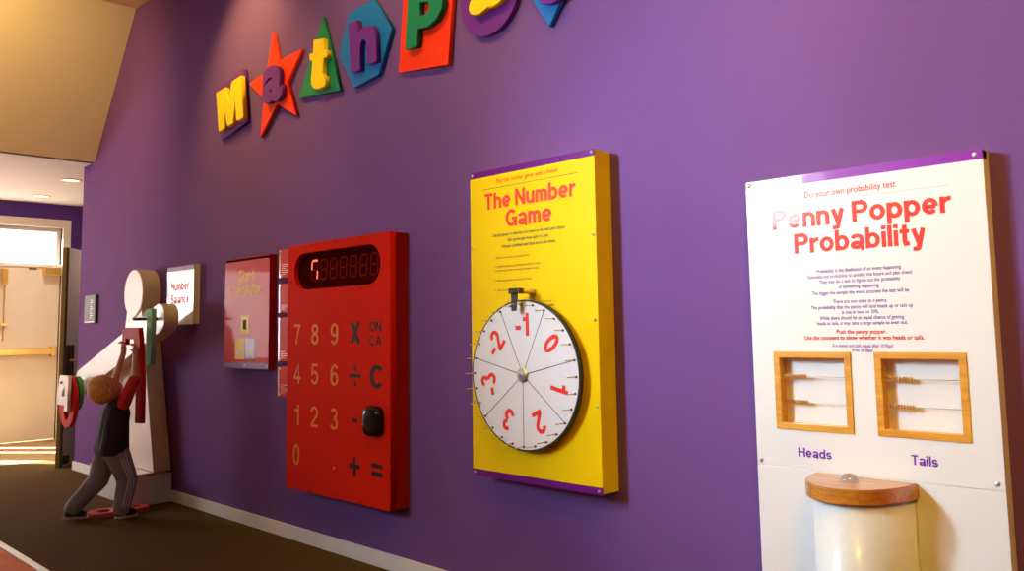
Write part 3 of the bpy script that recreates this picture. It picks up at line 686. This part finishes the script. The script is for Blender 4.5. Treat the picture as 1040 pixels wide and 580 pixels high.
sign_text('caption_lettering', 'Heads', 'ink_purple', t, -1.357, -1.243, .812, .842, y, .17)
sign_text('caption_lettering', 'Tails', 'ink_purple', t, -.994, -.918, .821, .851, y, .17)
beadm = None
def abacus(x0, x1, z0, z1, lab):
    global beadm
    w = .0215
    yf = pf-.004; yb = pf+.0365; yw_ = pf+.014
    bm = BM(); box(bm, x0, x1, yf, yb, z1-w, z1, .0015); box(bm, x0, x1, yf, yb, z0, z0+w, .0015)
    box(bm, x0, x0+w, yf, yb, z0+w, z1-w, .0008); box(bm, x1-w, x1, yf, yb, z0+w, z1-w, .0008)
    fr = obj('counting_frame', bm, 'oak', t); fr['label'] = lab
    for k, zz in enumerate((z0+.178, z0+.093)):
        bm = BM(); tube(bm, [(x0+w-.004,yw_,zz),(x1-w+.004,yw_,zz)], .0013, 8); obj('wire', bm, 'wire', fr)
        for j in range(10):
            if beadm is None:
                bm = BM(); ball(bm, (0,0,0), .0072, (.42,1,1), 14, 8)
                beadm = bpy.data.meshes.new('bead'); bm.to_mesh(beadm); bm.free(); beadm.materials.append(M['bead'])
                for p in beadm.polygons: p.use_smooth = True
            o = bpy.data.objects.new('bead', beadm); C.objects.link(o); o.parent = fr
            o.location = Vector((x0+w+.006+j*.0086, yw_, zz)) - root_loc(fr)
abacus(-1.430, -1.164, .898, 1.159, 'wooden counting frame above the word Heads')
abacus(-1.089, -.821, .899, 1.160, 'wooden counting frame above the word Tails')
# half-round shelf with the clear push button, over a white half tube
def dshape(cx, a, b, n=28):
    return [(cx+a*math.cos(PI+PI*k/n), pf+b*math.sin(PI+PI*k/n)) for k in range(n+1)]
def dprism(bm, pts, z0, z1):
    f = bm.faces.new([bm.verts.new((p[0], p[1], z1)) for p in pts])
    r = bmesh.ops.extrude_face_region(bm, geom=[f])
    for g in r['geom']:
        if isinstance(g, bmesh.types.BMVert): g.co.z = z0
    return f
bm = BM(); f = dprism(bm, dshape(-1.139,.160,.240), .724, .767)
bmesh.ops.bevel(bm, geom=list(f.edges), offset=.004, segments=2, affect='EDGES')
bm.normal_update()
for q in bm.faces:
    if abs(q.normal.z) < .4: q.material_index = 1
sh = obj('popper_shelf', bm, ['shelf_wood','shelf_edge'], t)
bm = BM(); bc = (-1.145,-.165)
n = 28; pr = [(.029,.767),(.029,.770),(.026,.780),(.019,.788),(.010,.792),(.0,.7935)]; rings = []
for a, z in pr:
    rings.append([bm.verts.new((bc[0]+a*math.cos(2*PI*k/n), bc[1]+a*math.sin(2*PI*k/n), z)) for k in range(n)] if a else [bm.verts.new((bc[0],bc[1],z))])
for i in range(len(rings)-1):
    for k in range(n):
        if len(rings[i+1]) > 1: bm.faces.new((rings[i][k],rings[i][(k+1)%n],rings[i+1][(k+1)%n],rings[i+1][k]))
        else: bm.faces.new((rings[i][k],rings[i][(k+1)%n],rings[i+1][0]))
obj('push_button', bm, 'dome', sh, smooth=True)
bm = BM(); dprism(bm, dshape(-1.133,.146,.222,40), .003, .724); o = obj('popper_tube', bm, 'cyl_white', t)
for p in o.data.polygons: p.use_smooth = abs(p.normal.z) < .5 and abs(p.normal.y) < .9999
# ------------------------------------------------------------------ number balance figure
t = thing('balance_figure', 'white person-shaped number balance on a low box against the purple wall', 'balance', (-6.85,0,0))
bm = BM(); box(bm, -7.30, -6.40, -.30, -.015, .0, .212, .003); obj('plinth', bm, 'fig_white', t)
bm = BM(); box(bm, -7.295, -6.397, -.302, -.148, .212, .228, .003); o = obj('ledge', bm, 'ledge_wood', t); o['label'] = 'orange wooden ledge'
bm = BM(); prism(bm, [(-7.33,.229),(-6.42,.229),(-6.735,1.45),(-6.76,1.50),(-6.99,1.50),(-7.015,1.45)], -.145, -.012, .003, mi_side=1); obj('body', bm, ['fig_white','fig_edge'], t)
bm = BM(); lathe_y(bm, -6.876, 1.575, [(0,-.155),(.185,-.155),(.19,-.150),(.19,-.012),(0,-.012)], 72, mi=[0,0,1,1])
o = obj('head', bm, ['fig_white','fig_edge'], t)
RX, RZ, LX, LZ = -6.133, 1.359, -7.692, .864
ax = Vector((RX-LX, 0, RZ-LZ)).normalized(); nz = Vector((-ax.z, 0, ax.x))
P0 = Vector((LX,0,LZ)); Lg = (Vector((RX,0,RZ))-P0).length; hw = .104
pts = []
for k in range(13):
    a = -PI/2+PI*k/12; p = P0+ax*(Lg+.02+hw*math.cos(a))+nz*(hw*math.sin(a)); pts.append((p.x,p.z))
for k in range(13):
    a = PI/2+PI*k/12; c_, s_ = math.cos(a), math.sin(a); e = .5
    p = P0+ax*(-.01+.09*math.copysign(abs(c_)**e, c_))+nz*(hw*math.copysign(abs(s_)**e, s_)); pts.append((p.x,p.z))
bm = BM(); prism(bm, pts, -.26, -.156, .003, mi_side=1); beam = obj('beam', bm, ['fig_white','fig_edge'], t); beam['label'] = 'tilted white beam'
for x, z in ((RX,RZ),(-7.64,.862)):
    bm = BM(); tube(bm, [(x,-.255,z),(x,-.435,z)], .011, 12); obj('peg_rod', bm, 'dowel', beam)
# numbers hung on or lying by it
def number(label, loops, front, depth, m, loc, em=None):
    o = plate('number_plate', loops, front, depth, m, None, loc, .004)
    tag(o, label, 'number'); o['group'] = 'hanging number plates of the balance'
    return o
def ell(cx, cz, a, b, n=40): return [(cx+a*math.cos(2*PI*k/n), cz+b*math.sin(2*PI*k/n)) for k in range(n)]
lx, lz = LX, LZ
# 4 in front, 0 behind it, green 1 behind; each hangs with a hole on the rod
number('white number 4 hung in front on the lower left peg of the beam', [[(-7.69,.92),(-7.483,.92),(-7.483,.628),(-7.565,.628),(-7.565,.678),(-7.745,.678),(-7.745,.75)], [(-7.565,.835),(-7.565,.75),(-7.65,.75)], ell(-7.64,.864,.015,.015,16)[::-1]], -.425, .028, 'num_white', (-7.6,-.41,.75))
number('dark red number 0 hung behind the white 4 on the left peg', [ell(-7.63,.702,.195,.216), ell(-7.63,.715,.085,.165)[::-1]], -.385, .035, 'num_red', (-7.63,-.37,.7))
number('dark green number 0 hung nearest the beam on the left peg', [ell(-7.60,.768,.125,.142), ell(-7.625,.80,.055,.085)[::-1]], -.335, .035, 'num_green', (-7.6,-.31,.77))
number('green number 1 hanging on the upper right peg of the beam', [[(-6.185,1.40),(-6.185,1.373),(-6.118,1.373),(-6.118,1.03),(-6.028,1.03),(-6.028,1.43),(-6.11,1.43)]], -.345, .035, 'num_mint', (-6.1,-.33,1.2))
number('red number 7 held up by the child under the right peg', [[(-6.385,1.300),(-6.085,1.298),(-6.06,1.22),(-6.005,.92),(-6.005,.635),(-6.108,.632),(-6.108,.93),(-6.175,1.215),(-6.315,1.218),(-6.318,1.175),(-6.385,1.178)]], -.412, .034, 'num_red', (-6.15,-.44,.97))
# red number 8 lying on the carpet
def lay(loops, label):
    o = plate('number_plate', loops, 0, .03, 'num_pink', None, (0,0,0), .004)
    tag(o, label, 'number'); o['group'] = 'hanging number plates of the balance'
    return o
o8 = []
for k in range(25): a = math.radians(40+280*k/24); o8.append((.104*math.cos(a)-.112, .104*math.sin(a)))
for k in range(25): a = math.radians(-140+280*k/24); o8.append((.097*math.cos(a)+.100, .097*math.sin(a)))
o = lay([o8, ell(-.112,0,.043,.043,28)[::-1], ell(.100,0,.038,.038,28)[::-1]], 'red number 8 lying flat on the carpet by the shoes of the child')
me = o.data
ang = math.radians(88)
for v in me.vertices:
    x, yy, z = v.co; u, w = x, z
    X_ = u*math.cos(ang)-w*math.sin(ang); Y_ = u*math.sin(ang)+w*math.cos(ang)
    v.co = (X_, Y_, .03-yy)
zmin = min(v.co.z for v in me.vertices)
for v in me.vertices: v.co.z -= zmin
o.location = (-6.283, -.425, .001)
# ------------------------------------------------------------------ child
def remesh(bm, voxel, smooth=4):
    me = bpy.data.meshes.new('raw'); bm.to_mesh(me); bm.free()
    o = bpy.data.objects.new('raw', me); C.objects.link(o)
    r = o.modifiers.new('r', 'REMESH'); r.mode = 'VOXEL'; r.voxel_size = voxel
    s = o.modifiers.new('s', 'SMOOTH'); s.factor = .5; s.iterations = smooth
    dg = bpy.context.evaluated_depsgraph_get()
    out = bpy.data.meshes.new_from_object(o.evaluated_get(dg))
    bpy.data.objects.remove(o); bpy.data.meshes.remove(me)
    return out
def limb(bm, pts, rs, n=14):
    pts = [Vector(p) for p in pts]
    for i, (p, r) in enumerate(zip(pts, rs)):
        ball(bm, p, r, (1,1,1), 14, 10)
        if i: tube(bm, [pts[i-1], p], [rs[i-1], r], n)
    return bm
CXm = -6.17
hipR, kneeR, ankR = (-6.105,-.525,.440), (-6.095,-.455,.255), (-6.09,-.490,.065)
hipL, kneeL, ankL = (-6.235,-.545,.440), (-6.255,-.590,.252), (-6.27,-.745,.085)
pelvis, waist, chest, neck = (CXm,-.540,.465), (CXm,-.535,.56), (CXm,-.515,.70), (CXm,-.515,.815)
shR, elR, haR = (-6.085,-.500,.775), (-6.050,-.440,.950), (-6.075,-.432,1.105)
shL, elL, haL = (-6.255,-.510,.775), (-6.290,-.485,.945), (-6.270,-.440,1.120)
head = Vector((CXm,-.592,.875))
tilt = Matrix.Rotation(math.radians(48), 3, 'X')        # head thrown back to look up
def hd(x, y_, z): return head + tilt @ Vector((x, y_, z))
bm = BM()
limb(bm, [pelvis, waist, chest], [.075,.072,.078]); limb(bm, [chest, neck, hd(0,-.01,-.04)], [.06,.034,.034])
limb(bm, [shL, chest, shR], [.036,.06,.036])
for h_, k_, a_ in ((hipR,kneeR,ankR),(hipL,kneeL,ankL)): limb(bm, [pelvis, h_, k_, a_], [.06,.056,.040,.026])
for s_, e_, w_ in ((shR,elR,haR),(shL,elL,haL)): limb(bm, [s_, e_, w_], [.034,.025,.019])
ball(bm, head, .088, (.90,1.02,1.08), 24, 16, tilt)
ball(bm, hd(0,.055,-.045), .052, (.95,.8,.9), 16, 12, tilt)                # jaw and chin
ball(bm, hd(0,.092,-.012), .013, (.9,1,1.1), 12, 8, tilt)                  # nose
for s_ in (-1,1): ball(bm, hd(s_*.081,-.004,-.012), .020, (.35,.8,1.1), 12, 8, tilt)
def hand(bm, w, up, side, palm_dir):
    """palm and five bent fingers closing around the plate's edge."""
    w = Vector(w); up = Vector(up).normalized(); side = Vector(side).normalized(); pd = Vector(palm_dir).normalized()
    limb(bm, [w, w+up*.028, w+up*.050], [.019,.021,.019])
    limb(bm, [w+up*.030+side*.013, w+up*.048+side*.014], [.013,.011]); limb(bm, [w+up*.030-side*.013, w+up*.046-side*.015], [.013,.011])
    for k, (l, o_) in enumerate(((.036,-.020),(.042,-.007),(.040,.006),(.032,.019))):
        b_ = w+up*.052+side*o_
        limb(bm, [b_, b_+up*l*.45+pd*.004, b_+up*l*.75+pd*.018, b_+up*l*.7+pd*.032], [.0078,.0070,.0064,.0056])
    b_ = w+up*.018-side*.022
    limb(bm, [b_, b_+up*.018-side*.010+pd*.012, b_+up*.030-side*.006+pd*.028], [.0085,.0075,.0062])
hand(bm, haR, (0,-.05,1), (1,0,0), (0,-1,-.1))
hand(bm, haL, (.06,-.05,1), (-1,0,0), (.2,-1,-.1))
body = link_mesh('child', remesh(bm, .0055, 3), 'skin', None, (CXm,-.54,0), smooth=True)
tag(body, 'small child in dark top and striped grey trousers reaching up to a red number', 'person')
# hair: a close cap over the skull, open at the face
bm = BM(); ball(bm, head+tilt@Vector((0,-.012,.012)), .093, (.93,1.03,1.08), 36, 26, tilt)
inv = tilt.transposed()
kill = [v for v in bm.verts if (lambda q: (q.y > .035 and q.z < .055) or q.z < -.062 or (q.y > .0 and q.z < .0))(inv @ (v.co-head))]
bmesh.ops.delete(bm, geom=kill, context='VERTS')
for v in bm.verts:
    q = v.co-head; v.co += q.normalized()*(.004*math.sin(q.x*190+q.z*60)+.003*math.sin(q.y*230))
o = obj('hair', bm, 'hair', body, smooth=True); sm = o.modifiers.new('thick', 'SOLIDIFY'); sm.thickness = .008; sm.offset = -1
for s_ in (-1,1):
    bm = BM(); ball(bm, hd(s_*.032,.081,.012), .0085, (1.2,.6,.8), 12, 8, tilt); obj('eye', bm, 'eye', body, smooth=True)
bm = BM(); ball(bm, hd(0,.088,-.048), .011, (1.5,.5,.4), 12, 8, tilt); obj('mouth', bm, 'lip', body, smooth=True)
bm = BM()
limb(bm, [(CXm,-.540,.455), waist, chest, (CXm,-.515,.775)], [.098,.092,.092,.058])
limb(bm, [(CXm+.050,-.54,.46),(CXm+.042,-.52,.70)], [.097,.076]); limb(bm, [(CXm-.050,-.54,.46),(CXm-.042,-.52,.70)], [.097,.076])
limb(bm, [(-6.245,-.512,.775), (CXm,-.515,.745), (-6.095,-.505,.775)], [.046,.07,.046])
me = remesh(bm, .007, 5)
b2 = BM(); b2.from_mesh(me); bpy.data.meshes.remove(me)
bmesh.ops.bisect_plane(b2, geom=b2.verts[:]+b2.edges[:]+b2.faces[:], plane_co=(0,0,.430), plane_no=(0,0,-1), clear_outer=True)
o = obj('shirt', b2, 'shirt_dark', body, smooth=True)
for s_, e_, w_ in ((shR,elR,haR),(shL,elL,haL)):
    s_, e_, w_ = Vector(s_), Vector(e_), Vector(w_); q = s_.lerp(e_, .9) if w_.x > CXm else s_.lerp(e_, .62)
    bm = BM(); limb(bm, [s_, s_.lerp(e_,.5)], [.048,.043]); limb(bm, [s_.lerp(e_,.5), q], [.043,.039])
    link_mesh('sleeve', remesh(bm, .006, 3), 'shirt_red', body, smooth=True)
bm = BM()
limb(bm, [(CXm,-.540,.47), (CXm,-.54,.50)], [.084,.082])
for h_, k_, a_ in ((hipR,kneeR,ankR),(hipL,kneeL,ankL)):
    a2 = Vector(a_)+Vector((0,0,.0)); limb(bm, [(CXm+(Vector(h_).x-CXm)*.6,-.54,.47), h_, k_, a2], [.088,.082,.068,.055])
tr = link_mesh('trousers', remesh(bm, .007, 4), 'trouser', body, smooth=True)
for s_, (h_, k_, a_) in ((1,(hipR,kneeR,ankR)),(-1,(hipL,kneeL,ankL))):
    for off in (-.014, .004, .022):
        bm = BM()
        ps = [Vector(h_)+Vector((s_*.073,off+.005,.0)), Vector(h_).lerp(Vector(k_),.5)+Vector((s_*.0745,off,0)), Vector(k_)+Vector((s_*.066,off,.01)), Vector(k_).lerp(Vector(a_),.5)+Vector((s_*.0595,off,0)), Vector(a_)+Vector((s_*.053,off,.008))]
        tube(bm, ps, .0055, 8); obj('stripe', bm, 'stripe', tr, smooth=True)
def shoe(heel, yaw, pitch, lift):
    R3 = Matrix.Rotation(yaw, 3, 'Z') @ Matrix.Rotation(pitch, 3, 'X'); hv = Vector(heel)
    def q(x, y_, z): return hv + R3 @ Vector((x, y_, z))
    bm = BM(); limb(bm, [q(0,.030,.040), q(0,.075,.036), q(0,.118,.028)], [.036,.034,.027]); limb(bm, [q(0,.030,.045), q(0,.026,.075)], [.034,.031])
    me = remesh(bm, .005, 3)
    for v in me.vertices:
        l = R3.transposed() @ (v.co-hv)
        if l.z < .014: l.z = .014; v.co = hv + R3 @ l
    o = link_mesh('shoe', me, 'shoe', body, smooth=True)
    bm = BM(); pts = []
    for k in range(28):
        a = 2*PI*k/28; w = .037*(1-.12*math.sin(a)); pts.append((w*math.cos(a), .074+.078*math.sin(a)))
    f = bm.faces.new([bm.verts.new(q(p[0],p[1],.016)) for p in pts]); r_ = bmesh.ops.extrude_face_region(bm, geom=[f])
    for g in r_['geom']:
        if isinstance(g, bmesh.types.BMVert): g.co += R3 @ Vector((0,0,-.0155))
    obj('sole', bm, 'sole', o)
shoe((-6.09,-.530,.002), 0, 0, 0)
shoe((-6.27,-.800,.020), 0, math.radians(-7), 0)
# ------------------------------------------------------------------ light
def area(name, loc, target, sx, sy, power, col, spread=None):
    l = bpy.data.lights.new(name, 'AREA'); l.shape = 'RECTANGLE'; l.size = sx; l.size_y = sy; l.energy = power; l.color = col
    if spread: l.spread = math.radians(spread)
    o = bpy.data.objects.new(name, l); C.objects.link(o); o.location = loc
    o.rotation_euler = (Vector(target)-Vector(loc)).to_track_quat('-Z','Y').to_euler()
    return o
def spot(name, loc, target, power, col, ang, blend=.8, r=.05):
    l = bpy.data.lights.new(name, 'SPOT'); l.energy = power; l.color = col; l.spot_size = math.radians(ang); l.spot_blend = blend; l.shadow_soft_size = r
    o = bpy.data.objects.new(name, l); C.objects.link(o); o.location = loc
    o.rotation_euler = (Vector(target)-Vector(loc)).to_track_quat('-Z','Y').to_euler()
    return o
cool = (.68,.91,1.06)
area('window_daylight', (-4.1,YB+.03,2.52), (-1.5,0,1.8), .85, 1.0, 20, cool, 84)
area('entrance_daylight', (XF+.06,-2.82,1.5), (-7.4,0,1.3), 1.6, 1.2, 40, (1,.94,.92), 125)
spot('track_spot', (-3.3,-2.9,2.55), (-.8,0,1.7), 370, cool, 72, 1., .17)
warm = (1,.74,.15)
spot('ceiling_spot', (-5.2,-.8,4.05), (-5.3,0,3.2), 60, warm, 62, .9)
for x, p, a_ in ((-5.1,75,70),(-3.5,80,80),(-2.0,75,76),(-.5,70,76)): spot('ceiling_spot', (x,-1.25,4.02), (x-.1,0,2.8), p, warm, a_, .7)
spot('ceiling_flood', (.7,-2.6,3.9), (-1.1,0,1.0), 260, (1,.58,.07), 64, 1., .25)
spot('soffit_spot', (-6.4,-2.2,3.9), (-8.0,-1.0,3.2), 175, (1,.70,.26), 110, .9)
for x, y_, p in ((-9.42,.137,26),(-10.71,.22,36),(-8.9,.72,34),(-10.7,-1.2,44)): spot('downlight', (x,y_,ZL-.03), (x,y_,0), p, (1,.86,.66), 130, .9, .06)  # third is an unseen lamp added to brighten the open door's face
s = bpy.data.lights.new('sun', 'SUN'); s.energy = 60; s.color = (1,.96,.9); s.angle = math.radians(.5)
so = bpy.data.objects.new('sun', s); C.objects.link(so); so.rotation_euler = Vector((.77,.64,-.45)).to_track_quat('-Z','Y').to_euler()
w = bpy.data.worlds.new('daylight'); sc.world = w; w.use_nodes = True
w.node_tree.nodes['Background'].inputs[0].default_value = (1,.97,.92,1); w.node_tree.nodes['Background'].inputs[1].default_value = 5.
vs = sc.view_settings; vs.view_transform = 'Standard'; vs.look = 'None'; vs.gamma = 1; vs.use_curve_mapping = False; vs.exposure = .36
sc.cycles.use_denoising = True
sc.cycles.max_bounces = 8
